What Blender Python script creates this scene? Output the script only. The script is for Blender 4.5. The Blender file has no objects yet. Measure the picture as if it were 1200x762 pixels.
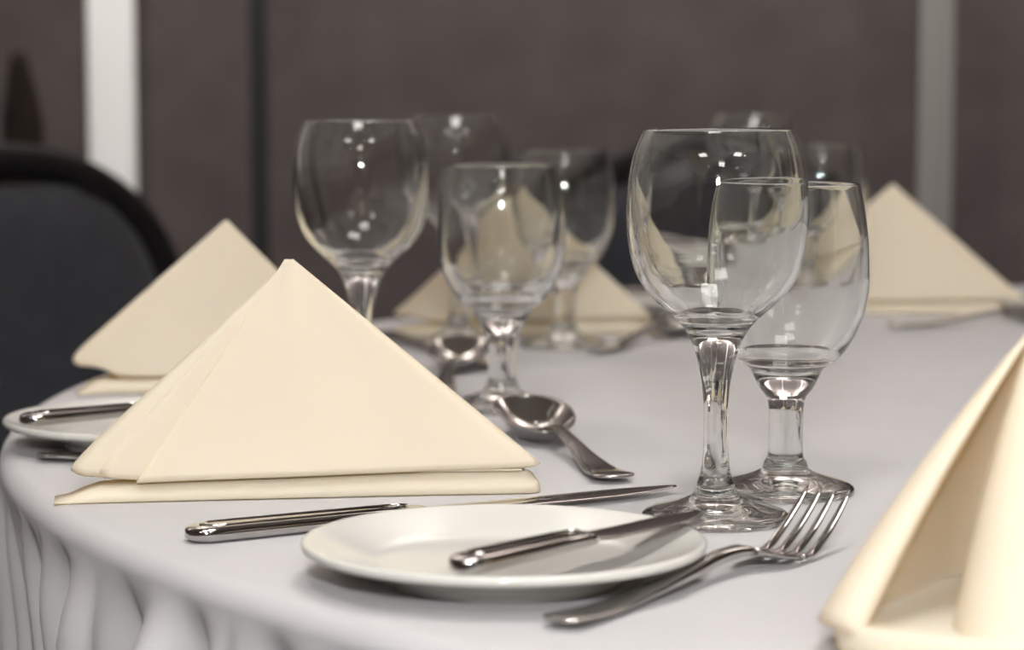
import bpy, bmesh, math, random
from mathutils import Vector, Matrix

random.seed(7)
sc = bpy.context.scene
col = sc.collection

# ------------------------------------------------------------------ camera
TZ = 0.75                      # table top height above the floor
CH = 0.186                     # camera height above the table top
FPX = 2833.0                   # focal length in px for a 1200 px wide frame (85 mm)
HOR = 110.0                    # pixel row of the horizon
PITCH = math.atan((381.0 - HOR) / FPX)
cam_d = bpy.data.cameras.new('camera')
cam_d.sensor_width = 36.0
cam_d.lens = 36.0 * FPX / 1200.0
cam_d.clip_start = 0.02
cam_d.dof.use_dof = True
cam_d.dof.focus_distance = 1.07
cam_d.dof.aperture_fstop = 8.2
cam_d.dof.aperture_blades = 0
cam = bpy.data.objects.new('camera', cam_d)
cam.location = (0, 0, TZ + CH)
cam.rotation_euler = (math.pi / 2 - PITCH, 0, 0)
col.objects.link(cam)
sc.camera = cam

# ------------------------------------------------------------------ world, view, light
w = bpy.data.worlds.new('world')
sc.world = w
w.use_nodes = True
w.node_tree.nodes['Background'].inputs[0].default_value = (0.9, 0.87, 0.84, 1)
w.node_tree.nodes['Background'].inputs[1].default_value = 0.05
sc.view_settings.view_transform = 'Standard'
sc.view_settings.look = 'None'
sc.view_settings.gamma = 1.0
sc.view_settings.use_curve_mapping = False
sc.view_settings.exposure = 0.0
try:
    sc.cycles.max_bounces = 18
    sc.cycles.transmission_bounces = 16
    sc.cycles.glossy_bounces = 8
    sc.cycles.diffuse_bounces = 5
    sc.cycles.blur_glossy = 0.6
    sc.cycles.sample_clamp_indirect = 6.0
    sc.cycles.use_denoising = True
except Exception:
    pass

PANEL_L = 18.5                 # radiance of the added ceiling panels
WASH_L = 4700.0                # lamps added to brighten the partition wall and its white post
SPOT_L = 640.0                  # radiance of the small downlights added for glints
FLASH_W = 8.2                  # the photographer's flash on the camera
fl_d = bpy.data.lights.new('camera_flash', 'AREA')
fl_d.shape = 'RECTANGLE'
fl_d.size = 0.07
fl_d.size_y = 0.055
fl_d.energy = FLASH_W
fl_d.color = (0.965, 0.985, 1.0)
fl = bpy.data.objects.new('camera_flash', fl_d)
fl.location = (0.0, -0.12, TZ + CH + 0.205)
fl.rotation_euler = (math.pi / 2 - math.radians(12), 0, 0)
col.objects.link(fl)


# ------------------------------------------------------------------ helpers
def P(x, y, z=0.0):
    """photo pixel -> point at height z above the table top (world xy, world z)"""
    u = (x - 600.0) / FPX
    v = (y - 381.0) / FPX
    dy = math.cos(PITCH) - v * math.sin(PITCH)
    dz = -math.sin(PITCH) - v * math.cos(PITCH)
    t = (z - CH) / dz
    return Vector((u * t, dy * t, TZ + z))


def tag(o, label=None, cat=None, group=None, kind=None):
    if label: o['label'] = label
    if cat: o['category'] = cat
    if group: o['group'] = group
    if kind: o['kind'] = kind
    return o


def empty(name, loc, rz=0.0):
    o = bpy.data.objects.new(name, None)
    o.empty_display_size = 0.03
    o.location = loc
    o.rotation_euler = (0, 0, rz)
    col.objects.link(o)
    return o


def meshobj(name, verts, faces, mat, parent=None, smooth=True, normals=None):
    me = bpy.data.meshes.new(name)
    me.from_pydata([tuple(v) for v in verts], [], faces)
    me.validate()
    if smooth:
        me.polygons.foreach_set('use_smooth', [True] * len(me.polygons))
    if normals is not None:
        me.normals_split_custom_set_from_vertices([tuple(n) for n in normals])
    me.update()
    o = bpy.data.objects.new(name, me)
    if mat: me.materials.append(mat)
    col.objects.link(o)
    if parent: o.parent = parent
    return o


def bmobj(name, bm, mat, parent=None, smooth=False):
    me = bpy.data.meshes.new(name)
    bm.normal_update()
    bm.to_mesh(me)
    bm.free()
    if smooth:
        me.polygons.foreach_set('use_smooth', [True] * len(me.polygons))
    o = bpy.data.objects.new(name, me)
    if mat: me.materials.append(mat)
    col.objects.link(o)
    if parent: o.parent = parent
    return o


def box(name, x0, x1, y0, y1, z0, z1, mat, parent=None, bevel=0.0):
    bm = bmesh.new()
    bmesh.ops.create_cube(bm, size=1.0)
    for v in bm.verts:
        v.co = Vector(((x0 + x1) / 2 + v.co.x * (x1 - x0), (y0 + y1) / 2 + v.co.y * (y1 - y0), (z0 + z1) / 2 + v.co.z * (z1 - z0)))
    if bevel > 0:
        bmesh.ops.bevel(bm, geom=list(bm.edges), offset=bevel, segments=3, profile=0.5, affect='EDGES')
    o = bmobj(name, bm, mat, parent, smooth=bevel > 0)
    if bevel > 0:
        o.modifiers.new('weighted_normals', 'WEIGHTED_NORMAL')
    return o


def copy_tree(o, parent=None):
    c = o.copy()
    col.objects.link(c)
    if parent: c.parent = parent
    for ch in o.children:
        copy_tree(ch, c)
    return c


def smoothstep(x):
    x = max(0.0, min(1.0, x))
    return x * x * (3 - 2 * x)


def pchip(xs, ys):
    n = len(xs)
    h = [xs[i + 1] - xs[i] for i in range(n - 1)]
    d = [(ys[i + 1] - ys[i]) / h[i] for i in range(n - 1)]
    m = [0.0] * n
    m[0], m[-1] = d[0], d[-1]
    for i in range(1, n - 1):
        if d[i - 1] * d[i] > 0:
            w1, w2 = 2 * h[i] + h[i - 1], h[i] + 2 * h[i - 1]
            m[i] = (w1 + w2) / (w1 / d[i - 1] + w2 / d[i])
    def f(x):
        x = max(xs[0], min(xs[-1], x))
        i = 0
        while i < n - 2 and x > xs[i + 1]: i += 1
        t = (x - xs[i]) / h[i]
        return ((2 * t**3 - 3 * t**2 + 1) * ys[i] + (t**3 - 2 * t**2 + t) * h[i] * m[i]
                + (-2 * t**3 + 3 * t**2) * ys[i + 1] + (t**3 - t**2) * h[i] * m[i + 1])
    return f


def catmull(pts, n):
    """centripetal Catmull-Rom through 2-D / 3-D points, n samples per span"""
    pts = [Vector(p) for p in pts]
    ext = [pts[0] * 2 - pts[1]] + pts + [pts[-1] * 2 - pts[-2]]
    out = []
    for i in range(1, len(ext) - 2):
        p0, p1, p2, p3 = ext[i - 1], ext[i], ext[i + 1], ext[i + 2]
        t0 = 0.0
        t1 = t0 + max(1e-6, (p1 - p0).length) ** 0.5
        t2 = t1 + max(1e-6, (p2 - p1).length) ** 0.5
        t3 = t2 + max(1e-6, (p3 - p2).length) ** 0.5
        for k in range(n):
            t = t1 + (t2 - t1) * k / n
            a1 = p0 * ((t1 - t) / (t1 - t0)) + p1 * ((t - t0) / (t1 - t0))
            a2 = p1 * ((t2 - t) / (t2 - t1)) + p2 * ((t - t1) / (t2 - t1))
            a3 = p2 * ((t3 - t) / (t3 - t2)) + p3 * ((t - t2) / (t3 - t2))
            b1 = a1 * ((t2 - t) / (t2 - t0)) + a2 * ((t - t0) / (t2 - t0))
            b2 = a2 * ((t3 - t) / (t3 - t1)) + a3 * ((t - t1) / (t3 - t1))
            out.append(b1 * ((t2 - t) / (t2 - t1)) + b2 * ((t - t1) / (t2 - t1)))
    out.append(pts[-1].copy())
    return out


# ------------------------------------------------------------------ materials
def newmat(name):
    m = bpy.data.materials.new(name)
    m.use_nodes = True
    nt = m.node_tree
    b = nt.nodes['Principled BSDF']
    return m, nt, b


def set_in(b, **kw):
    for k, v in kw.items():
        k = k.replace('_', ' ')
        if k in b.inputs:
            b.inputs[k].default_value = v


def add_noise_bump(nt, b, scale, strength, dist=0.001, detail=4, stretch=None):
    tc = nt.nodes.new('ShaderNodeTexCoord')
    no = nt.nodes.new('ShaderNodeTexNoise')
    no.inputs['Scale'].default_value = scale
    no.inputs['Detail'].default_value = detail
    src = tc.outputs['Object']
    if stretch:
        mp = nt.nodes.new('ShaderNodeMapping')
        mp.inputs['Scale'].default_value = stretch
        nt.links.new(src, mp.inputs['Vector'])
        src = mp.outputs['Vector']
    nt.links.new(src, no.inputs['Vector'])
    bp = nt.nodes.new('ShaderNodeBump')
    bp.inputs['Strength'].default_value = strength
    bp.inputs['Distance'].default_value = dist
    nt.links.new(no.outputs[0], bp.inputs['Height'])
    nt.links.new(bp.outputs[0], b.inputs['Normal'])
    return no, src


def color_vary(nt, b, c0, c1, scale, detail=3, src=None):
    no = nt.nodes.new('ShaderNodeTexNoise')
    no.inputs['Scale'].default_value = scale
    no.inputs['Detail'].default_value = detail
    if src is None:
        src = nt.nodes.new('ShaderNodeTexCoord').outputs['Object']
    nt.links.new(src, no.inputs['Vector'])
    r = nt.nodes.new('ShaderNodeValToRGB')
    r.color_ramp.elements[0].position = 0.3
    r.color_ramp.elements[1].position = 0.7
    r.color_ramp.elements[0].color = (*c0, 1)
    r.color_ramp.elements[1].color = (*c1, 1)
    nt.links.new(no.outputs[0], r.inputs[0])
    nt.links.new(r.outputs[0], b.inputs['Base Color'])


# clear glass
M_GLASS = bpy.data.materials.new('clear_glass')
M_GLASS.use_nodes = True
nt = M_GLASS.node_tree
nt.nodes.remove(nt.nodes['Principled BSDF'])
g = nt.nodes.new('ShaderNodeBsdfGlass')
g.inputs['Color'].default_value = (0.985, 0.99, 0.985, 1)
g.inputs['Roughness'].default_value = 0.0
g.inputs['IOR'].default_value = 1.51
nt.links.new(g.outputs[0], nt.nodes['Material Output'].inputs['Surface'])

# napkin linen: warm ivory, a little see-through
M_NAP, nt, b = newmat('ivory_linen')
set_in(b, Roughness=0.85, Sheen_Weight=0.08)
no, src = add_noise_bump(nt, b, 900, 0.10, 0.0004, 2)
color_vary(nt, b, (0.90, 0.875, 0.79), (0.915, 0.89, 0.805), 25, src=src)
tr = nt.nodes.new('ShaderNodeBsdfTranslucent')
tr.inputs['Color'].default_value = (0.95, 0.76, 0.08, 1)
mx = nt.nodes.new('ShaderNodeMixShader')
mx.inputs[0].default_value = 0.40
nt.links.new(b.outputs[0], mx.inputs[1])
nt.links.new(tr.outputs[0], mx.inputs[2])
nt.links.new(mx.outputs[0], nt.nodes['Material Output'].inputs['Surface'])

# tablecloth: pale grey-lilac weave
M_CLOTH, nt, b = newmat('pale_grey_tablecloth')
set_in(b, Roughness=0.9, Sheen_Weight=0.1)
no, src = add_noise_bump(nt, b, 1400, 0.22, 0.0005, 3)
color_vary(nt, b, (0.495, 0.482, 0.488), (0.53, 0.517, 0.523), 9, src=src)

# cutlery steel
M_STEEL, nt, b = newmat('polished_steel')
set_in(b, Base_Color=(0.49, 0.475, 0.46, 1), Metallic=1.0, Roughness=0.085)
no, src = add_noise_bump(nt, b, 220, 0.025, 0.0005, 3)

# china
M_CHINA, nt, b = newmat('white_china')
set_in(b, Base_Color=(0.60, 0.588, 0.55, 1), Roughness=0.10, Specular_IOR_Level=0.33, Coat_Weight=0.0)

# partition fabric
M_FABRIC, nt, b = newmat('grey_brown_partition_fabric')
set_in(b, Roughness=0.95, Specular_IOR_Level=0.1)
no, src = add_noise_bump(nt, b, 400, 0.25, 0.001, 3)
color_vary(nt, b, (0.066, 0.054, 0.052), (0.082, 0.068, 0.065), 14, 5, src=src)

M_WHITEPOST, nt, b = newmat('white_painted_metal')
set_in(b, Base_Color=(0.86, 0.85, 0.83, 1), Roughness=0.4)
M_BLACK, nt, b = newmat('black_rubber')
set_in(b, Base_Color=(0.006, 0.006, 0.006, 1), Roughness=0.7)
M_ALU, nt, b = newmat('brushed_aluminium')
set_in(b, Base_Color=(0.30, 0.28, 0.265, 1), Metallic=0.6, Roughness=0.45)
M_CHAIRBLK, nt, b = newmat('black_lacquered_frame')
set_in(b, Base_Color=(0.003, 0.0026, 0.0026, 1), Roughness=0.6, Specular_IOR_Level=0.25)
M_NAVY, nt, b = newmat('dark_navy_upholstery')
set_in(b, Roughness=0.9, Sheen_Weight=0.05)
no, src = add_noise_bump(nt, b, 500, 0.2, 0.001, 3)
color_vary(nt, b, (0.020, 0.021, 0.027), (0.028, 0.029, 0.036), 40, src=src)
M_DKWOOD, nt, b = newmat('dark_stained_wood')
set_in(b, Roughness=0.5)
tcn = nt.nodes.new('ShaderNodeTexCoord')
set_in(b, Roughness=0.8, Specular_IOR_Level=0.1)
color_vary(nt, b, (0.003, 0.002, 0.0015), (0.010, 0.005, 0.003), 18, src=tcn.outputs['Object'])
M_PLY, nt, b = newmat('table_laminate')
set_in(b, Base_Color=(0.35, 0.27, 0.18, 1), Roughness=0.5)
M_CARPET, nt, b = newmat('dark_carpet')
set_in(b, Roughness=1.0)
no, src = add_noise_bump(nt, b, 300, 0.5, 0.003, 3)
color_vary(nt, b, (0.05, 0.04, 0.045), (0.09, 0.07, 0.07), 30, src=src)
M_CEIL, nt, b = newmat('ceiling_paint')
set_in(b, Base_Color=(0.55, 0.52, 0.48, 1), Roughness=0.9)
M_WALLP, nt, b = newmat('warm_wall_paint')
set_in(b, Base_Color=(0.22, 0.17, 0.14, 1), Roughness=0.9)


def emit(name, c, s):
    m = bpy.data.materials.new(name)
    m.use_nodes = True
    nt = m.node_tree
    nt.nodes.remove(nt.nodes['Principled BSDF'])
    e = nt.nodes.new('ShaderNodeEmission')
    e.inputs[0].default_value = (*c, 1)
    e.inputs[1].default_value = s
    nt.links.new(e.outputs[0], nt.nodes['Material Output'].inputs['Surface'])
    return m


M_PANEL = emit('added_panel_diffuser', (1.0, 0.965, 0.915), PANEL_L)
M_WASH = emit('added_washer_lens', (1.0, 0.97, 0.94), WASH_L)
M_SPOT = emit('added_downlight_lens', (1.0, 0.95, 0.89), SPOT_L)

# ------------------------------------------------------------------ room shell
WY = 3.30                      # partition wall
XL, XR, YB, CZ = -3.6, 4.2, -8.0, 2.75


def wx(px):
    return P_at(px, WY)


def P_at(px, Y, py=200.0):
    v = (py - 381.0) / FPX
    dy = math.cos(PITCH) - v * math.sin(PITCH)
    return (px - 600.0) / FPX * Y / dy


tag(box('floor', XL, XR, YB, WY + 0.1, -0.05, 0.0, M_CARPET), kind='structure')
tag(box('ceiling', XL, XR, YB, WY + 0.1, CZ, CZ + 0.05, M_CEIL), kind='structure')
tag(box('wall_left', XL - 0.05, XL, YB, WY + 0.1, 0, CZ, M_WALLP), kind='structure')
tag(box('wall_right', XR, XR + 0.05, YB, WY + 0.1, 0, CZ, M_WALLP), kind='structure')
tag(box('wall_front', XL, XR, YB - 0.05, YB, 0, CZ, M_WALLP), kind='structure')

wall = tag(box('wall_back', XL, XR, WY + 0.045, WY + 0.1, 0, CZ, M_BLACK), kind='structure')
jx = [wx(137.0), wx(303.0), wx(1093.0)]
gap = 0.0125
edges = [XL, jx[0], jx[1], jx[2], jx[2] + (jx[2] - jx[1]), jx[2] + 2 * (jx[2] - jx[1]), XR]
edges = [jx[0] - 0.92 * k for k in (3, 2, 1)] + edges[1:]
for i in range(len(edges) - 1):
    a, c = max(XL + 0.005, edges[i] + gap), min(XR - 0.005, edges[i + 1] - gap)
    if c - a < 0.02: continue
    box('fabric_panel', a, c, WY, WY + 0.044, 0.06, CZ - 0.01, M_FABRIC, wall, bevel=0.005)
tag(box('baseboard_back', XL, XR, WY - 0.004, WY + 0.044, 0.0, 0.055, M_BLACK), kind='structure')

# white post on the first joint
half = 25.5 * WY / FPX
bm = bmesh.new()
bmesh.ops.create_cube(bm, size=1.0)
for v in bm.verts:
    v.co = Vector((jx[0] + v.co.x * 2 * half, WY - 0.03 + v.co.y * 0.056, CZ / 2 + v.co.z * (CZ - 0.004)))
bmesh.ops.bevel(bm, geom=[e for e in bm.edges if abs(e.verts[0].co.z - e.verts[1].co.z) > 1], offset=0.012, segments=4, profile=0.5, affect='EDGES')
post = tag(bmobj('trim_1', bm, M_WHITEPOST, smooth=True), kind='structure')
post.modifiers.new('weighted_normals', 'WEIGHTED_NORMAL')
# black gasket in the second joint
tag(box('trim_2', jx[1] - 0.0125, jx[1] + 0.0125, WY + 0.008, WY + 0.043, 0.06, CZ - 0.01, M_BLACK), kind='structure')
# aluminium channel over the third joint: a web with two raised lips
half = 19.0 * WY / FPX
ch = box('trim_3', jx[2] - half, jx[2] + half, WY - 0.010, WY - 0.001, 0.06, CZ - 0.01, M_ALU, bevel=0.002)
tag(ch, kind='structure')
for s in (-1, 1):
    box('channel_lip', jx[2] + s * (half - 0.004) - 0.004, jx[2] + s * (half - 0.004) + 0.004, WY - 0.022, WY - 0.0095, 0.06, CZ - 0.01, M_ALU, ch, bevel=0.002)

# assumed ceiling lights, added out of frame for table light and glass glints
def added_panel(x, y):  # unseen panel, added for the overhead light on the table
    t = empty('added_panel_light', (x, y, CZ))
    bm = bmesh.new()
    for (x0, x1, y0, y1) in ((-.31, .31, -.31, -.29), (-.31, .31, .29, .31), (-.31, -.29, -.29, .29), (.29, .31, -.29, .29)):
        r = bmesh.ops.create_cube(bm, size=1.0)
        for v in r['verts']:
            v.co = Vector(((x0 + x1) / 2 + v.co.x * (x1 - x0), (y0 + y1) / 2 + v.co.y * (y1 - y0), -0.010 + v.co.z * 0.02))
    bmobj('frame', bm, M_WHITEPOST, t)
    box('diffuser', -.29, .29, -.29, .29, -0.012, -0.004, M_PANEL, t)
    return t


panel_spots = [(0.35, 0.85), (-0.2, -0.1), (-1.3, -1.7), (1.3, -1.7), (0.1, -3.4)]
for i, (x, y) in enumerate(panel_spots):
    tag(added_panel(x, y), 'added square ceiling light panel with white frame, out of view', 'ceiling light', 'added ceiling light panels')


def lathe(name, prof, seg, mat, parent=None, normals=None):
    """revolve (r, z) about z; r = 0 at an end closes with a fan"""
    verts, faces, nrm = [], [], []
    rows = []
    for i, (r, z) in enumerate(prof):
        if r < 1e-7:
            rows.append([len(verts)])
            verts.append((0, 0, z))
            if normals: nrm.append((0, 0, 1 if normals[i][1] > 0 else -1))
        else:
            row = []
            for k in range(seg):
                a = 2 * math.pi * k / seg
                row.append(len(verts))
                verts.append((r * math.cos(a), r * math.sin(a), z))
                if normals:
                    nrm.append((normals[i][0] * math.cos(a), normals[i][0] * math.sin(a), normals[i][1]))
            rows.append(row)
    for i in range(len(rows) - 1):
        A, B = rows[i], rows[i + 1]
        for k in range(seg):
            k2 = (k + 1) % seg
            if len(A) == 1 and len(B) == 1: continue
            if len(A) == 1: faces.append((A[0], B[k], B[k2]))
            elif len(B) == 1: faces.append((A[k2], A[k], B[0]))
            else: faces.append((A[k2], A[k], B[k], B[k2]))
    return meshobj(name, verts, faces, mat, parent, True, nrm if normals else None)


def added_washer(x, y):
    """an added can on the ceiling, tilted to brighten the partition, not the table"""
    t = empty('added_washer_light', (x, y, CZ))
    lathe('ceiling_plate', [(0.0, -0.001), (0.06, -0.001), (0.062, -0.012), (0.0, -0.014)], 32, M_WHITEPOST, t)
    can = lathe('can', [(0.0, 0.0), (0.048, 0.0), (0.050, -0.004), (0.050, -0.092), (0.046, -0.092), (0.046, -0.080)], 32, M_WHITEPOST, t)
    can.location = (0, -0.03, -0.075)
    can.rotation_euler = (math.radians(72), 0, 0)
    lens = lathe('lens', [(0.0, -0.086), (0.044, -0.085)], 32, M_WASH, t)
    lens.location = can.location
    lens.rotation_euler = can.rotation_euler
    return t


def downlight(x, y, mat=None):  # unseen lamp, added for small highlights on the glasses
    t = empty('added_downlight', (x, y, CZ))
    ring = [(0.042, -0.001), (0.046, -0.008), (0.070, -0.008), (0.076, -0.001)]
    lathe('trim_ring', ring, 32, M_WHITEPOST, t)
    lathe('lens', [(0.0, -0.004), (0.042, -0.003)], 32, mat or M_SPOT, t)
    return t


for i, (x, y) in enumerate([(-1.5, -1.6), (0.15, -1.9), (1.9, -1.6), (-1.4, -3.8), (0.25, -3.9), (1.9, -3.8), (-1.5, -6.2), (0.1, -6.2), (1.8, -6.2)]):
    tag(downlight(x, y), 'round ceiling downlight with white trim ring, added for glints', 'ceiling light', 'added downlights')

for x in (-2.0, -0.62, 0.62, 2.0):
    tag(added_washer(x, 2.85), 'bright tilted downlight added to brighten the fabric partition', 'ceiling light', 'added wall washer downlights')

# ------------------------------------------------------------------ table and cloth
TC = Vector((0.622, 1.450, 0.0))
TR = 0.912
CT = 0.0015                    # cloth top surface is world z = TZ
tb = empty('round_table', (TC.x, TC.y, 0))
tag(tb, 'round folding banquet table hidden under the pale grey cloth', 'table')
lathe('tabletop', [(0, TZ - 0.026), (TR - 0.052, TZ - 0.026), (TR - 0.046, TZ - 0.020), (TR - 0.046, TZ - 0.009), (TR - 0.052, TZ - 0.003), (0, TZ - 0.003)], 96, M_PLY, tb)
for k in range(4):
    a = math.pi / 4 + k * math.pi / 2
    x, y = 0.5 * math.cos(a), 0.5 * math.sin(a)
    lg = lathe('leg', [(0, 0.0), (0.016, 0.0), (0.014, 0.02), (0.014, TZ - 0.026), (0, TZ - 0.026)], 16, M_ALU, tb)
    lg.location = (x, y, 0)

# cloth: flat top, rolled edge, skirt falling in folds
rng = random.Random(3)
NA = 1800
ph = [rng.random() * 6.28 for _ in range(6)]
def fold(th):
    """broad rounded lobes with sharp valleys between them, uneven in width"""
    w_ = th + 0.030 * math.sin(7 * th + ph[0]) + 0.016 * math.sin(19 * th + ph[1])
    a_ = abs(math.sin(47 * w_ + ph[2])) * (0.8 + 0.35 * math.sin(13 * th + ph[3]))
    b_ = abs(math.sin(76 * w_ + ph[4])) * 0.35
    return a_ + b_ - 0.7
rows = []
for r in [0.0001] + [TR * k / 30 for k in range(1, 30)]:
    rows.append(('top', r, 0))
ER = 0.010
for k in range(9):
    a = math.pi / 2 * k / 8
    rows.append(('edge', TR - ER + ER * math.sin(a), -ER + ER * math.cos(a)))
for k in range(1, 37):
    t = (k / 36.0) ** 1.3
    rows.append(('skirt', t, 0))
verts, faces = [], []
drop = TZ - 0.045
for kind, p0, p1 in rows:
    for k in range(NA):
        th = 2 * math.pi * k / NA
        if kind == 'top':
            r, z = p0, 0.0
        elif kind == 'edge':
            r, z = p0, p1
        else:
            z = -ER - (drop - ER) * p0
            dpt = -z - ER
            amp = 0.032 * smoothstep((dpt + .002) / 0.045) + 0.02 * smoothstep(dpt / 0.7)
            f = fold(th + 0.02 * p0 * math.sin(5 * th))
            r = TR - 0.012 * (1 - math.exp(-dpt / 0.05)) + 0.03 * p0 + amp * (f - 0.15 * smoothstep(dpt / 0.1)) * 1.0
        verts.append((r * math.cos(th), r * math.sin(th), z))
for i in range(len(rows) - 1):
    for k in range(NA):
        k2 = (k + 1) % NA
        faces.append((i * NA + k, (i + 1) * NA + k, (i + 1) * NA + k2, i * NA + k2))
cl = meshobj('tablecloth', verts, faces, M_CLOTH)
cl.location = (TC.x, TC.y, TZ)
tag(cl, 'pale grey tablecloth spread over the round table and hanging in folds', 'tablecloth')


# ------------------------------------------------------------------ stemware
def make_glass(name, outer, z_in, wall, neck_z, foot_z, seg=96):
    """outer: list of (z, r) from foot edge up to rim. wall: (z, t) horizontal wall thickness. z_in: inside bottom."""
    zs = [p[0] for p in outer]
    fo = pchip(zs, [p[1] for p in outer])
    ft = pchip([p[0] for p in wall], [p[1] for p in wall])
    zt = zs[-1]
    zr = zs[0]
    def dense(z0, z1, n, ease=False):
        out = []
        for i in range(n + 1):
            u = i / n
            if ease: u = 1 - (1 - u) ** 2
            out.append(z0 + (z1 - z0) * u)
        return out
    # inner wall, bottom centre -> rim.  near the bottom it rounds off like a bowl
    inner = []
    zi_full = wall[0][0]
    rb = fo(zi_full) - ft(zi_full)
    for i in range(15):
        a = math.pi / 2 * i / 14
        inner.append((rb * math.sin(a), zi_full - (zi_full - z_in) * math.cos(a)))
    for z in dense(zi_full, zt - 0.0006, 48)[1:]:
        inner.append((fo(z) - ft(z), z))
    tr_ = ft(zt)
    rim = []
    rc = fo(zt) - tr_ / 2
    for i in range(1, 6):
        a = math.pi * i / 6
        rim.append((rc - tr_ / 2 * math.cos(a), zt - 0.0004 + tr_ * 0.5 * math.sin(a)))
    out_bowl = [(fo(z), z) for z in dense(zt - 0.0006, neck_z, 56)]
    stem = [(fo(z), z) for z in dense(neck_z, foot_z, 36)]
    foot = [(fo(z), z) for z in dense(foot_z, zr, 26)]
    R = foot[-1][0]
    und = [(R - 0.0002, zr - 0.0008), (R - 0.0010, 0.0003), (R - 0.0025, 0.0001), (R * 0.85, 0.0002),
           (R * 0.7, 0.0010), (R * 0.45, 0.0022), (R * 0.2, 0.0028), (0.0, 0.0030)]
    full = inner + rim + out_bowl + stem[1:] + foot[1:] + und
    n = len(full)
    nr = []
    for i in range(n):
        a, c = full[max(0, i - 1)], full[min(n - 1, i + 1)]
        tx, tz = c[0] - a[0], c[1] - a[1]
        L = math.hypot(tx, tz) or 1.0
        nr.append((-tz / L, tx / L))     # left of travel: into the cup for the inner wall, outward for the outer
    iA = len(inner) + len(rim) + len(out_bowl) - 1
    iB = iA + len(stem) - 1
    root = empty(name, (0, 0, 0))
    for nm, i0, i1 in (('bowl', 0, iA), ('stem', iA, iB), ('foot', iB, n - 1)):
        lathe(nm, full[i0:i1 + 1], seg, M_GLASS, root, nr[i0:i1 + 1])
    return root


s1 = 0.000372
def wz(y): return 0.186 - (y - 110) * s1
wine_outer = [(0.0014, 0.0321), (0.0026, 0.0322), (0.0040, 0.0310), (0.0052, 0.0280), (0.0066, 0.0225), (0.0084, 0.0168), (0.0106, 0.0120), (0.0122, 0.0096), (0.0134, 0.0092), (0.0150, 0.0086),
              (wz(545), 0.0061), (wz(512), 0.0053), (wz(480), 0.0054), (wz(450), 0.0062), (wz(420), 0.0083), (wz(400), 0.0107), (wz(383), 0.0142),
              (wz(370), 0.0188), (wz(355), 0.0252), (wz(335), 0.0318), (wz(310), 0.0364), (wz(280), 0.0387), (wz(250), 0.0395), (wz(228), 0.0393),
              (wz(205), 0.0385), (wz(180), 0.0367), (wz(160), 0.0338), (wz(151), 0.0323)]
wine_wall = [(wz(366), 0.0046), (wz(340), 0.0032), (wz(300), 0.0024), (wz(250), 0.0017), (wz(200), 0.0012), (wz(151), 0.0011)]
wine0 = make_glass('wine_glass', wine_outer, wz(384), wine_wall, wz(392), 0.0150)

s2 = 0.000397
def gz(y): return 0.186 - (y - 110) * s2
gob_outer = [(0.0014, 0.0321), (0.0026, 0.0322), (0.0041, 0.0310), (0.0054, 0.0280), (0.0070, 0.0225), (0.0088, 0.0170), (0.0108, 0.0126), (0.0122, 0.0106), (0.0136, 0.0104), (0.0152, 0.0097),
             (gz(532), 0.0081), (gz(510), 0.0080), (gz(480), 0.0081), (gz(465), 0.0092), (gz(452), 0.0128), (gz(440), 0.0152), (gz(430), 0.0172),
             (gz(420), 0.0232), (gz(405), 0.0282), (gz(385), 0.0325), (gz(360), 0.0360), (gz(330), 0.0377), (gz(290), 0.0373), (gz(250), 0.0357), (gz(214), 0.0331)]
gob_wall = [(gz(413), 0.0052), (gz(395), 0.0036), (gz(360), 0.0026), (gz(310), 0.0019), (gz(260), 0.0013), (gz(214), 0.0012)]
goblet0 = make_glass('water_goblet', gob_outer, gz(432), gob_wall, gz(446), 0.0152)

used = {}
def place(proto, loc, rz, label, cat, group=None):
    o = proto if proto.name not in used else copy_tree(proto)
    used[proto.name] = 1
    o.location = loc
    o.rotation_euler = (0, 0, rz)
    tag(o, label, cat, group)
    return o


wine_pos = [(P(838, 610), 'tall empty teardrop wine glass with clear stem at the dinner knife tip', 0.3),
            (Vector((P(424, 487).x, 1.40, TZ)), 'empty teardrop wine glass behind the big front napkin, its foot hidden by it', 1.0),
            (P(537, 404), 'blurred empty wine glass standing left of the far middle napkin', 2.0),
            (Vector((P_at(885, 1.93), 1.93, TZ)), 'blurred far wine glass seen behind the two sharp front glasses', 2.4)]
for loc, lab, rz in wine_pos:
    place(wine0, loc, rz, lab, 'wine glass', 'teardrop wine glasses')
gob_pos = [(P(920, 578), 'short stemmed water goblet beside the tall sharp wine glass', 0.2),
           (P(588, 480), 'empty water goblet with the spoon bowl against its foot', 0.9),
           (P(661, 407), 'blurred water goblet in front of the far middle napkin', 1.7),
           (Vector((P_at(962, 1.98), 1.98, TZ)), 'blurred far water goblet just left of the distant right napkin', 2.2)]
for loc, lab, rz in gob_pos:
    place(goblet0, loc, rz, lab, 'goblet', 'water goblets')

# ------------------------------------------------------------------ bread plates
def make_plate():
    prof = [(0.0, 0.0068), (0.030, 0.0066), (0.044, 0.0068), (0.050, 0.0078), (0.0545, 0.0095), (0.059, 0.0110), (0.066, 0.0133), (0.0735, 0.0157),
            (0.0760, 0.0163), (0.0772, 0.0160), (0.0778, 0.0148), (0.0775, 0.0134), (0.0763, 0.0126), (0.070, 0.0108), (0.060, 0.0080),
            (0.052, 0.0054), (0.0465, 0.0022), (0.0455, 0.0003), (0.0435, 0.0003), (0.0425, 0.0018), (0.030, 0.0022), (0.0, 0.0022)]
    dense = catmull([(r, z) for r, z in prof], 4)
    dense = [(max(0.0, p[0]), max(0.0002, p[1])) for p in dense]
    dense[0] = (0.0, prof[0][1]); dense[-1] = (0.0, prof[-1][1])
    return lathe('bread_plate', dense, 112, M_CHINA)


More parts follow.
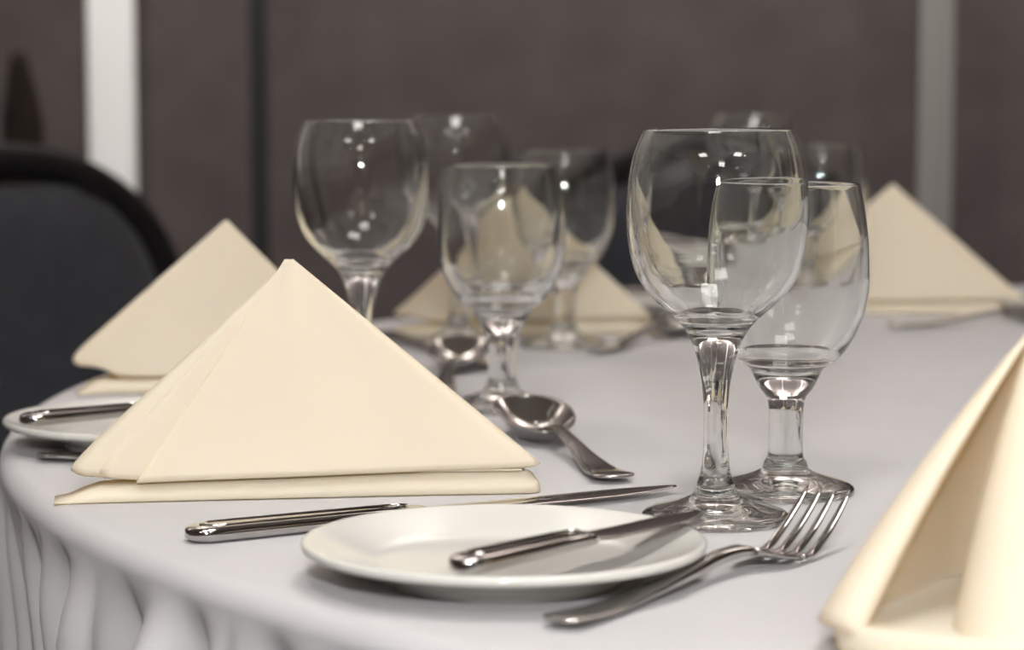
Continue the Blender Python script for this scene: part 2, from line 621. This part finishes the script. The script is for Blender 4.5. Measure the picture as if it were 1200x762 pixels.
plate0 = make_plate()
def put_plate(loc, label):
    global plate_used
    o = plate0 if not plate_used else copy_tree(plate0)
    plate_used = True
    o.location = loc
    return tag(o, label, 'plate', 'bread plates')
plate_used = False
pc = P(591, 631, 0.0160); pc.z = TZ
put_plate(pc, 'white china bread plate with a butter knife across it beside the fork')
pc2 = P(178, 487, 0.0160); pc2.z = TZ
put_plate(pc2, 'white china bread plate at the table edge, mostly behind the big front napkin')
pc3 = P(795, 345, 0.0160); pc3.z = TZ
put_plate(pc3, 'blurred bread plate at the right of the far middle napkin')
pc4 = P(1285, 351, 0.0160); pc4.z = TZ
put_plate(pc4, 'blurred bread plate at the right of the distant right napkin')


# ------------------------------------------------------------------ cutlery
def loft(name, st, mat, parent, nseg=16, expo=2.6, top_inset=0.0):
    """st: (s, y, z, half width, half thickness); superellipse sections, pointing along +x"""
    verts, faces = [], []
    for (s, y, z, hw, ht) in st:
        for k in range(nseg):
            a = 2 * math.pi * k / nseg
            ca, sa = math.cos(a), math.sin(a)
            px = math.copysign(abs(ca) ** (2 / expo), ca) * hw
            pz = math.copysign(abs(sa) ** (2 / expo), sa) * ht
            verts.append((s, y + px, z + pz))
    n = len(st)
    for i in range(n - 1):
        for k in range(nseg):
            k2 = (k + 1) % nseg
            faces.append((i * nseg + k, i * nseg + k2, (i + 1) * nseg + k2, (i + 1) * nseg + k))
    faces.append(tuple(range(nseg))[::-1])
    faces.append(tuple((n - 1) * nseg + k for k in range(nseg)))
    return meshobj(name, verts, faces, mat, parent)


def stations(keys, n):
    xs = [k[0] for k in keys]
    fs = [pchip(xs, [k[j] for k in keys]) for j in range(1, 5)]
    out = []
    for i in range(n + 1):
        s = xs[0] + (xs[-1] - xs[0]) * i / n
        out.append((s, fs[0](s), fs[1](s), fs[2](s), fs[3](s)))
    return out


def round_end(st, r, n=7, at_start=True):
    """elliptical round-off in plan at an end"""
    s0 = st[0] if at_start else st[-1]
    res = []
    for i in range(n):
        a = math.pi / 2 * (i + 0.25) / n
        k = math.sin(a)
        ds = r * (1 - math.cos(a))
        if at_start:
            res.append((s0[0] - r + (r - r * math.cos(a)) if False else s0[0] - r * math.cos(a), s0[1], s0[2], s0[3] * max(.05, k), s0[4] * max(.25, k ** .5)))
        else:
            res.append((s0[0] + r * math.cos(a), s0[1], s0[2], s0[3] * max(.05, k), s0[4] * max(.25, k ** .5)))
    return res + st if at_start else st + res[::-1]


def make_knife(name, L, hl, hw, bw, ht):
    root = empty(name, (0, 0, 0))
    k = [(0.010, 0, ht + .0002, hw, ht), (hl * .35, 0, ht + .0002, hw * .93, ht * .98), (hl * .75, 0, ht + .0002, hw * .78, ht * .92), (hl * .95, 0, ht, hw * .66, ht * .82), (hl, 0, ht, hw * .66, ht * .72)]
    loft('handle', round_end(stations(k, 24), 0.010), M_STEEL, root, 24, 3.4)
    # a fine raised border line round the upper face of the handle
    zt = 2 * ht + .0002
    xs = [p[0] for p in k]; fw = pchip(xs, [p[3] for p in k])
    pts = []
    for i in range(20):
        s = .012 + (hl * .9 - .012) * i / 19
        pts.append((s, fw(s) * .62))
    loop = [(.006, 0)] + pts + [(hl * .93, 0)]
    loopp = loop + [(s, -y) for s, y in pts[::-1]]
    verts, faces = [], []
    n = len(loopp)
    for i, (s, y) in enumerate(loopp):
        sg = 1 if y >= 0 else -1
        yi = y * 0.84
        verts += [(s, y, zt - .0006), (s, y * .96, zt + .0003), (s, yi * 1.04, zt + .0003), (s, yi, zt - .0006)]
    for i in range(n):
        j = (i + 1) % n
        for q in range(3):
            faces.append((i * 4 + q, j * 4 + q, j * 4 + q + 1, i * 4 + q + 1))
    meshobj('handle_border', verts, faces, M_STEEL, root)
    # blade: straight back, curved edge, flat lens section
    zs = ht
    st = []
    n = 40
    for i in range(n + 1):
        u = i / n
        s = hl - .002 + (L - hl + .002) * u
        back = bw * (0.62 + 0.38 * smoothstep(u / .12))
        if u > .72: back *= (1 - ((u - .72) / .28) ** 2 * .55)
        edge = bw * (0.62 + 0.42 * smoothstep(u / .10))
        if u > .60: edge *= max(0.0, 1 - ((u - .60) / .40) ** 2.4)
        if u > .985: back *= .6
        lo, hi = -edge, back * .92
        if u > .72: lo = lo + 0.0; hi = hi
        hw_ = max(.0004, (hi - lo) / 2)
        st.append((s, (hi + lo) / 2, zs, hw_, .0011 - .0005 * u))
    loft('blade', st, M_STEEL, root, 20, 2.0)
    return root


def make_fork(name, L=0.196):
    root = empty(name, (0, 0, 0))
    k = [(0.007, 0, .0040, .0088, .0012), (.03, 0, .0028, .0072, .0016), (.06, 0, .0044, .0052, .0021), (.09, 0, .0072, .0042, .0026), (.112, 0, .0092, .0035, .0028), (.124, 0, .0094, .0042, .0025), (.130, 0, .0086, .0062, .0020)]
    loft('handle', round_end(stations(k, 30), 0.007), M_STEEL, root, 18, 2.6)
    k = [(.1295, 0, .0087, .0060, .0020), (.136, 0, .0073, .0100, .0016), (.144, 0, .0052, .0122, .0014), (.152, 0, .0038, .0126, .0013), (.156, 0, .0030, .0126, .0013)]
    loft('head', stations(k, 14), M_STEEL, root, 18, 2.8)
    for t in range(4):
        y = (-1.5 + t) * .0068
        k = [(.1545, y, .0032, .0024, .0013), (.162, y, .0030, .0020, .0012), (.174, y * 1.0, .0080, .0018, .0012), (.186, y * .98, .0158, .0016, .0010), (.193, y * .96, .0214, .0012, .0008), (L, y * .95, .0242, .0006, .0005)]
        loft('tine', stations(k, 14), M_STEEL, root, 10, 2.6)
    return root


def make_spoon(name):
    root = empty(name, (0, 0, 0))
    k = [(0.008, 0, .0040, .0108, .0012), (.028, 0, .0030, .0090, .0015), (.055, 0, .0056, .0058, .0020), (.085, 0, .0098, .0038, .0025), (.108, 0, .0120, .0032, .0026), (.120, 0, .0112, .0040, .0022), (.128, 0, .0098, .0060, .0014)]
    loft('handle', round_end(stations(k, 30), 0.008), M_STEEL, root, 18, 2.6)
    # bowl: egg outline, dished, rim rising to the tip
    verts, faces = [], []
    x0, x1 = .118, .190
    NS, NT = 26, 40
    def rimz(x): return .0100 + .0115 * (x - x0) / (x1 - x0)
    cx = (x0 + x1) / 2 + .002
    for shell in (0, 1):
        base = len(verts)
        verts.append((cx, 0, rimz(cx) - .0125 - shell * .0011))
        for i in range(1, NS + 1):
            q = i / NS
            for j in range(NT):
                a = 2 * math.pi * j / NT
                ca, sa = math.cos(a), math.sin(a)
                X = cx + q * ca * ((x1 - cx) if ca > 0 else (cx - x0))
                wdt = .0212 * (1 + .10 * ca)
                Y = q * sa * wdt
                Z = rimz(X) - .0125 * (1 - q ** 2.3) - shell * .0011
                verts.append((X, Y, Z))
        for j in range(NT):
            f = (base, base + 1 + j, base + 1 + (j + 1) % NT)
            faces.append(f if shell == 0 else f[::-1])
        for i in range(NS - 1):
            for j in range(NT):
                a_ = base + 1 + i * NT + j; b_ = base + 1 + i * NT + (j + 1) % NT
                f = (a_, a_ + NT, b_ + NT, b_)
                faces.append(f if shell == 0 else f[::-1])
    o0 = 1 + (NS - 1) * NT
    o1 = o0 + 1 + NS * NT
    for j in range(NT):
        j2 = (j + 1) % NT
        faces.append((o0 + j, o1 + j, o1 + j2, o0 + j2))
    meshobj('bowl', verts, faces, M_STEEL, root)
    return root


def aim(a, b_):
    return math.atan2(b_.y - a.y, b_.x - a.x)


knife0 = make_knife('dinner_knife', 0.246, 0.112, 0.0092, 0.0098, 0.0036)
ka, kb = P(218, 637), P(795, 579)
place(knife0, ka, aim(ka, kb), 'long steel dinner knife lying between the big front napkin and the bread plate', 'knife', 'dinner knives')

fork0 = make_fork('dinner_fork')
fa = P(650, 741)
place(fork0, fa, math.radians(54.0), 'four tined steel fork lying beside the bread plate and pointing at the glasses', 'fork', 'dinner forks')
fa2 = P(43, 541)
place(fork0, fa2, math.radians(-3.5), 'steel fork with only its handle end showing left of the big front napkin', 'fork', 'dinner forks')

spoon0 = make_spoon('dessert_spoon')
sa_, sb_ = P(724, 569), P(612, 508)
place(spoon0, sa_, aim(sa_, sb_), 'steel dessert spoon beside the big front napkin, bowl toward the goblet foot', 'spoon', 'dessert spoons')
sa2, sb2 = P(512, 468), P(548, 421)
place(spoon0, sa2, aim(sa2, sb2), 'blurred steel dessert spoon behind the middle goblet stem', 'spoon', 'dessert spoons')
sa3, sb3 = P(697, 416), P(790, 396)
place(spoon0, sa3, aim(sa3, sb3) , 'blurred steel dessert spoon in front of the far middle napkin', 'spoon', 'dessert spoons')
sa4, sb4 = P(1040, 386), P(1140, 383)
place(spoon0, sa4, aim(sa4, sb4), 'blurred steel spoon in front of the distant right napkin', 'spoon', 'dessert spoons')
kn3 = P(485, 420)
place(knife0, P(448, 398), aim(P(448, 398), P(545, 425)), 'blurred steel knife left of the far middle napkin', 'knife', 'dinner knives')

spr0 = make_knife('butter_knife', 0.148, 0.074, 0.0082, 0.0088, 0.0034)
ba = P(533, 663, .020); bb = P(815, 602, .020)
ba.z = TZ + .0163
sp = place(spr0, ba, aim(ba, bb), 'small steel butter knife lying across the front bread plate', 'knife', 'butter knives')
bc = P(24, 492, .020); bc.z = TZ + .0163
bd = P(150, 481, .02)
place(spr0, bc, aim(bc, bd), 'small steel butter knife lying across the bread plate at the table edge', 'knife', 'butter knives')
be = pc3.copy(); be.x -= .065; be.y -= .035; be.z = TZ + .0163
place(spr0, be, math.radians(25), 'blurred butter knife across the bread plate by the far middle napkin', 'knife', 'butter knives')
be = pc4.copy(); be.x -= .062; be.y -= .04; be.z = TZ + .0163
place(spr0, be, math.radians(28), 'blurred butter knife across the bread plate by the distant right napkin', 'knife', 'butter knives')


# ------------------------------------------------------------------ folded napkins
def offset_curve(c, d):
    out = []
    n = len(c)
    for i in range(n):
        a, b_ = c[max(0, i - 1)], c[min(n - 1, i + 1)]
        t = (b_ - a)
        L = t.length or 1.0
        nn = Vector((t.y / L, -t.x / L))
        out.append(c[i] + nn * d)
    return out


def cone_sheet(name, curve, h, parent, zb=.009, off=0.0, apex=(0, 0), nose=None, lift=0.0, rows=44, thick=.0008, belly=0.0, tip_r=.0007, nose_in=.09, nose_h=.14):
    """a cloth sheet that rises from a plan curve to the peak; lower hem curls in"""
    c = offset_curve(curve, off)
    inn = offset_curve(curve, off - .0045)
    n = len(c)
    verts, faces = [], []
    ap = Vector(apex)
    ts = [None, None] + [i / rows for i in range(rows + 1)]
    for q, t in enumerate(ts):
        for i in range(n):
            zb_i = zb(curve[i]) if callable(zb) else zb
            if t is None:
                if q == 0:
                    p = inn[i]; z = zb_i + .0012
                else:
                    p = c[i] * .45 + inn[i] * .55; z = zb_i - .0003
            else:
                dirv = c[i] - ap
                d = dirv.normalized() if dirv.length > 1e-6 else Vector((1, 0))
                tip = ap + d * (tip_r + off * .22)
                p = c[i].lerp(tip, t)
                if belly: p = p + d * belly * math.sin(math.pi * t)
                z = zb_i + .0006 + (h - zb_i - .0006 + off * .4) * t
            if nose:
                cf = nose(curve[i])
                tt = 0.0 if t is None else t
                tn = nose_h
                if cf > 0 and tt < tn:
                    k = 1 - math.sqrt(max(0.0, 1 - (1 - tt / tn) ** 2))
                    p = p.lerp(ap, nose_in * cf * k)
                    z += lift * cf * (1 - tt / tn) ** 2
            verts.append((p.x, p.y, z))
    m = len(ts)
    for q in range(m - 1):
        for i in range(n - 1):
            faces.append((q * n + i, q * n + i + 1, (q + 1) * n + i + 1, (q + 1) * n + i))
    o = meshobj(name, verts, faces, M_NAP, parent)
    md = o.modifiers.new('thickness', 'SOLIDIFY')
    md.thickness = thick
    md.offset = 0
    return o


def base_band(curve, parent, zb, out=.0040, top_in=.010, name='base_fold', taper=False):
    lo = offset_curve(curve, out)
    mid = offset_curve(curve, out * .8)
    up = offset_curve(curve, -top_in)
    n = len(curve)
    verts, faces = [], []
    for q in range(4):
        for i in range(n):
            zt = (zb(curve[i]) if callable(zb) else zb)
            if taper:
                zt *= .15 + .85 * smoothstep(min(i, n - 1 - i) / (n * .05))
            p, z = ((lo[i], .0006), (mid[i] * .9 + lo[i] * .1, zt * .45), (curve[i], zt * .86), (up[i], zt + .0004))[q]
            verts.append((p.x, p.y, z))
    for q in range(3):
        for i in range(n - 1):
            faces.append((q * n + i, q * n + i + 1, (q + 1) * n + i + 1, (q + 1) * n + i))
    o = meshobj(name, verts, faces, M_NAP, parent)
    md = o.modifiers.new('thickness', 'SOLIDIFY')
    md.thickness = .0009
    md.offset = 0
    return o


def pyramid_napkin(loc, rz, label, a=.107, b=.105, wl=.022, wr=.024, h=.107, zl=.008, zt=.012, roll=.015, e1=.013, e2=.036, lift=.003, belly=.0, apex=(0, 0), nose_in=.10, nose_h=.20, gap=.0016, layers=True, bb=0.0):
    """local +x: the closed ridge end; the open, layered ends lie at -x. The curve runs counter-clockwise seen from above on the -y side first."""
    root = empty('folded_napkin', loc, rz)
    def side(x, s):       # half width of the wing line at x
        wdt = wl if s < 0 else wr
        return s * max(.0030, wdt * (a - x) / (a + b))
    inner = [(-b * .45, -wl * .35 + roll * .6), (-b * .80, -wl + roll * .95), (-b * .96, -wl + roll * .85), (-b - .002, -wl + roll * .40),
             (-b * .985, -wl + .001), (-b * .90, side(-b * .9, -1) - .001), (-b * .6, side(-b * .6, -1)), (0, side(0, -1) - .001), (a * .5, side(a * .5, -1)), (a * .9, side(a * .9, -1)),
             (a + .001, -.0012), (a + .001, .0012),
             (a * .9, side(a * .9, 1)), (a * .5, side(a * .5, 1)), (0, side(0, 1) + .001), (-b * .6, side(-b * .6, 1)), (-b * .90, side(-b * .9, 1) + .001),
             (-b * .985, wr - .001), (-b - .002, wr - roll * .40), (-b * .96, wr - roll * .85), (-b * .80, wr - roll * .95), (-b * .45, wr * .35 - roll * .6)]
    zb = lambda p: zl + (zt - zl) * max(0.0, min(1.0, (p.x + b) / (a + b)))
    nose = lambda p: smoothstep((-p.x / b - .50) / .48)
    def outer_curve(xe):
        pts = [(-b + xe, side(-b + xe, -1) - .0008), (-b * .5, side(-b * .5, -1)), (0, side(0, -1) - .001), (a * .5, side(a * .5, -1)), (a * .9, side(a * .9, -1)),
               (a + .001, -.0012), (a + .001, .0012),
               (a * .9, side(a * .9, 1)), (a * .5, side(a * .5, 1)), (0, side(0, 1) + .001), (-b * .5, side(-b * .5, 1)), (-b + xe, side(-b + xe, 1) + .0008)]
        return catmull(pts, 6)
    zb0 = zb
    zb = lambda p: zb0(p) + gap
    cone_sheet('inner_fold', catmull(inner, 6), h, root, zb, 0.0, apex, nose, lift, belly=belly, nose_in=nose_in, nose_h=nose_h)
    if layers: cone_sheet('middle_fold', outer_curve(e1), h, root, zb, .0024, apex, nose, lift, belly=belly, nose_in=nose_in, nose_h=nose_h, thick=.0011)
    if layers: cone_sheet('outer_fold', outer_curve(e2), h, root, zb, .0050, apex, None, 0, belly=belly, thick=.0011)
    bpts = [(-b - .001 + bb, -wl - .0005), (-b * .6, side(-b * .6, -1)), (0, side(0, -1)), (a * .5, side(a * .5, -1)), (a * .92, side(a * .92, -1)), (a + .002, -.0014), (a + .002, .0014),
            (a * .92, side(a * .92, 1)), (a * .5, side(a * .5, 1)), (0, side(0, 1)), (-b * .6, side(-b * .6, 1)), (-b * .82, side(-b * .82, 1))]
    base_band(catmull(bpts, 6), root, zb0, taper=True)
    tag(root, label, 'napkin', 'ivory pyramid napkins')
    return root


def tri_frame(pL, pT, wl, a, b):
    """place local frame so that local (-b,-wl) -> pL and (a,0) -> pT"""
    lv = Vector((a + b, wl)); wv = Vector((pT.x - pL.x, pT.y - pL.y))
    k = wv.length / lv.length
    rz = math.atan2(wv.y, wv.x) - math.atan2(lv.y, lv.x)
    c, s = math.cos(rz), math.sin(rz)
    M = Vector((pT.x - (c * a) , pT.y - (s * a), TZ))
    return M, rz, k


pL, pT = P(76, 590), P(616, 577)
a_, b_ = .110, .105
M_, rz, k = tri_frame(pL, pT, .024, a_, b_)
print('napkin A scale', k, M_, math.degrees(rz))
pyramid_napkin(M_, rz, 'large sharp ivory napkin folded into a pyramid beside the dinner knife', a=a_, b=b_, wl=.024, wr=.022, h=.1075, zl=.0075, zt=.0115)

ML = P(265, 259, .1065); ML.z = TZ
pyramid_napkin(ML, math.radians(-6), 'ivory pyramid napkin behind the big front one, before the left chair', a=.095, b=.106, wl=.036, wr=.030, h=.1065, zl=.008, zt=.010, roll=.024, lift=.006, nose_in=.26, nose_h=.24, layers=False, bb=.020)

pM = P(612, 404)
pyramid_napkin(Vector((pM.x, pM.y + .09, TZ)), math.radians(-8), 'blurred ivory pyramid napkin in the middle, seen through the goblets', a=.10, b=.10, wl=.045, wr=.04, h=.106, roll=.02, lift=.006, layers=False)
pN = P(1080, 374)
pyramid_napkin(Vector((P_at(1046, pN.y + .07, 220), pN.y + .07, TZ)), math.radians(-22), 'blurred ivory pyramid napkin on the far right of the table before the wall', a=.112, b=.10, wl=.06, wr=.05, h=.109, roll=.03, lift=.006, layers=False)

# near right napkin: open, rolled end toward the camera
MR = P(1216, 380, .108); MR.z = TZ
root = empty('folded_napkin', MR)
tag(root, 'bright ivory napkin with a deep yellow open fold beside the fork', 'napkin', 'ivory pyramid napkins')
def rel(x, y):
    return (x - MR.x, y - MR.y)
def polar(deg, r):
    return (r * math.cos(math.radians(deg)), r * math.sin(math.radians(deg)))
cpts = [(.052, .092), (.02, .066), (-.03, .038), (-.062, .008), (-.077, -.022), (-.079, -.038), (-.073, -.047), (-.066, -.045), (-.060, -.022), (-.040, .014), (-.016, .042),
        (-.004, .040), (-.020, -.006), (-.034, -.040), (-.026, -.060), (.01, -.073), (.05, -.072), (.085, -.06)]
cv = catmull(cpts, 7)
cone_sheet('outer_fold', cv, .108, root, .0095, 0.0, (0, 0), lambda p: smoothstep((p.length - .075) / .02) if p.x < 0 else 0.0, .002, rows=36, thick=.0011, belly=.004, nose_in=.10)
# the turned-under foot of the napkin: a closed, rounded hem with the floor of the open fold
hem = catmull([(.05, .086), (-.03, .030), (-.058, -.002), (-.070, -.022), (-.071, -.038), (-.062, -.050), (-.042, -.060), (-.015, -.068), (.02, -.074), (.06, -.070), (.085, -.056), (.075, .02), (.05, .086)], 7)[:-1]
verts, faces = [], []
n = len(hem)
for (sc_, z) in ((.90, .0004), (.955, .0006), (.99, .0035), (1.0, .0075), (.995, .0115), (.975, .0135), (.94, .0130), (.8, .0115), (.4, .0110)):
    for p in hem:
        verts.append((p.x * sc_, p.y * sc_, z))
m = 9
for q in range(m - 1):
    for i in range(n):
        faces.append((q * n + i, q * n + (i + 1) % n, (q + 1) * n + (i + 1) % n, (q + 1) * n + i))
verts.append((0, 0, .0110))
for i in range(n):
    faces.append(((m - 1) * n + i, (m - 1) * n + (i + 1) % n, len(verts) - 1))
meshobj('base_fold', verts, faces, M_NAP, root)


# ------------------------------------------------------------------ chairs
def sweep(name, path, w_, t_, mat, parent, nseg=12, up=Vector((0, 1, 0)), closed_ends=True):
    """rounded bar along a 3-D path; w_ across, t_ along 'up'"""
    verts, faces = [], []
    n = len(path)
    for i in range(n):
        a, c = path[max(0, i - 1)], path[min(n - 1, i + 1)]
        tg = (c - a).normalized()
        side = tg.cross(up).normalized()
        u2 = side.cross(tg).normalized()
        ww = w_(i / (n - 1)) if callable(w_) else w_
        for k in range(nseg):
            an = 2 * math.pi * k / nseg
            ca, sa = math.cos(an), math.sin(an)
            verts.append(path[i] + side * (math.copysign(abs(ca) ** .7, ca) * ww / 2) + u2 * (math.copysign(abs(sa) ** .7, sa) * t_ / 2))
    for i in range(n - 1):
        for k in range(nseg):
            k2 = (k + 1) % nseg
            faces.append((i * nseg + k, i * nseg + k2, (i + 1) * nseg + k2, (i + 1) * nseg + k))
    faces.append(tuple(range(nseg))[::-1])
    faces.append(tuple((n - 1) * nseg + k for k in range(nseg)))
    return meshobj(name, verts, faces, mat, parent)


def make_chair():
    """local: sitter looks along -y... the back stands at y = +0.2, faces -y"""
    root = empty('banquet_chair', (0, 0, 0))
    A, top, sw = .20, .870, .60
    def backy(z): return .19 + .10 * (z - .45)
    path = []
    zs_ = .70
    for i in range(10):
        z = .46 + (zs_ - .46) * i / 10
        path.append(Vector((-A - .004 * i / 10, backy(z), z)))
    for i in range(33):
        an = math.pi - math.pi * i / 32
        x = (A + .004) * math.cos(an); z = zs_ + (top - zs_) * math.sin(an) ** .9 if math.sin(an) > 0 else zs_
        path.append(Vector((x, backy(z), z)))
    for i in range(10):
        z = zs_ - (zs_ - .46) * (i + 1) / 10
        path.append(Vector((A + .004 * (1 - (i + 1) / 10), backy(z), z)))
    sweep('back_frame', path, .036, .028, M_CHAIRBLK, root)
    # padded panel inside the arch
    verts, faces = [], []
    NX, NZ = 24, 24
    for side in (0, 1):
        for j in range(NZ + 1):
            v = j / NZ
            z = .50 + (.846 - .50) * v
            if z > zs_:
                sn = ((z - zs_) / (top - zs_)) ** (1 / .9)
                hw = (A + .004) * math.sqrt(max(0.0, 1 - sn * sn)) - .021
            else:
                hw = A - .013
            hw = max(hw, .012)
            for i in range(NX + 1):
                u = -1 + 2 * i / NX
                edge = (1 - u ** 6) * (1 - abs(2 * v - 1) ** 8)
                y = backy(z) + (-.006 - .020 * edge if side == 0 else .006 + .012 * edge)
                verts.append((u * hw, y, z))
    n1 = (NX + 1) * (NZ + 1)
    for side in (0, 1):
        for j in range(NZ):
            for i in range(NX):
                a = side * n1 + j * (NX + 1) + i
                f = (a, a + 1, a + NX + 2, a + NX + 1)
                faces.append(f if side == 0 else f[::-1])
    ring = [i for i in range(NX + 1)] + [j * (NX + 1) + NX for j in range(1, NZ + 1)] + [NZ * (NX + 1) + i for i in range(NX - 1, -1, -1)] + [j * (NX + 1) for j in range(NZ - 1, 0, -1)]
    for q in range(len(ring)):
        a, c = ring[q], ring[(q + 1) % len(ring)]
        faces.append((a, n1 + a, n1 + c, c))
    meshobj('backrest', verts, faces, M_NAVY, root)
    box('seat', -.215, .215, -.16, .20, .43, .495, M_NAVY, root, bevel=.02)
    box('seat_rail', -.21, .21, -.15, .205, .405, .432, M_CHAIRBLK, root, bevel=.004)
    for sx in (-1, 1):
        sweep('leg', [Vector((sx * .195, -.135, .41)), Vector((sx * .20, -.145, .2)), Vector((sx * .205, -.155, 0.0))], .026, .026, M_CHAIRBLK, root)
        sweep('leg', [Vector((sx * .20, .191, .47)), Vector((sx * .20, .195, .3)), Vector((sx * .205, .25, 0.0))], .026, .026, M_CHAIRBLK, root)
    # small corner blocks where the frame meets the pad
    for sx in (-1, 1):
        box('frame_clip', sx * .10 - .018, sx * .10 + .018, backy(.83) - .012, backy(.83) + .012, .815, .852, M_CHAIRBLK, root, bevel=.004)
    return root


def chair_at(proto, x, y, face, label, group):
    """face: direction (radians) in which the sitter looks"""
    place(proto, (x, y, 0), face + math.pi / 2, label, 'chair', group)


chair0 = make_chair()
fx, fy = -.32, 2.235
chair_at(chair0, fx, fy, math.atan2(TC.y - fy, TC.x - fx), 'black framed navy padded chair with arched back behind the left napkin', 'navy banquet chairs')
fx, fy = .280, 2.58
chair_at(chair0, fx, fy, math.atan2(TC.y - fy, TC.x - fx), 'navy padded chair with arched black frame behind the wine glasses', 'navy banquet chairs')

# taller dark wooden chair behind the left one, only an upright of it in view
ch = empty('wooden_chair', (-.768, 2.80, 0), math.radians(8))
tag(ch, 'dark wooden high back chair whose upright rises behind the left navy chair', 'chair')
for sx in (-1, 1):
    pts = [Vector((sx * .19, .16, .0)), Vector((sx * .19, .18, .45)), Vector((sx * .188, .21, .75)), Vector((sx * .185, .24, .90)), Vector((sx * .180, .262, .985))]
    sweep('upright', catmull(pts, 6), lambda u: .052 - .030 * max(0, (u - .75) / .25), .03, M_DKWOOD, ch)
    sweep('leg', [Vector((sx * .19, -.2, .44)), Vector((sx * .19, -.21, 0))], .034, .034, M_DKWOOD, ch)
for z in (.60, .72, .84):
    sweep('back_slat', [Vector((-.18, .2 + .3 * (z - .7), z)), Vector((0, .215 + .3 * (z - .7), z)), Vector((.18, .2 + .3 * (z - .7), z))], .018, .05, M_DKWOOD, ch, up=Vector((0, 0, 1)))
box('seat', -.21, .21, -.22, .19, .44, .475, M_DKWOOD, ch, bevel=.008)
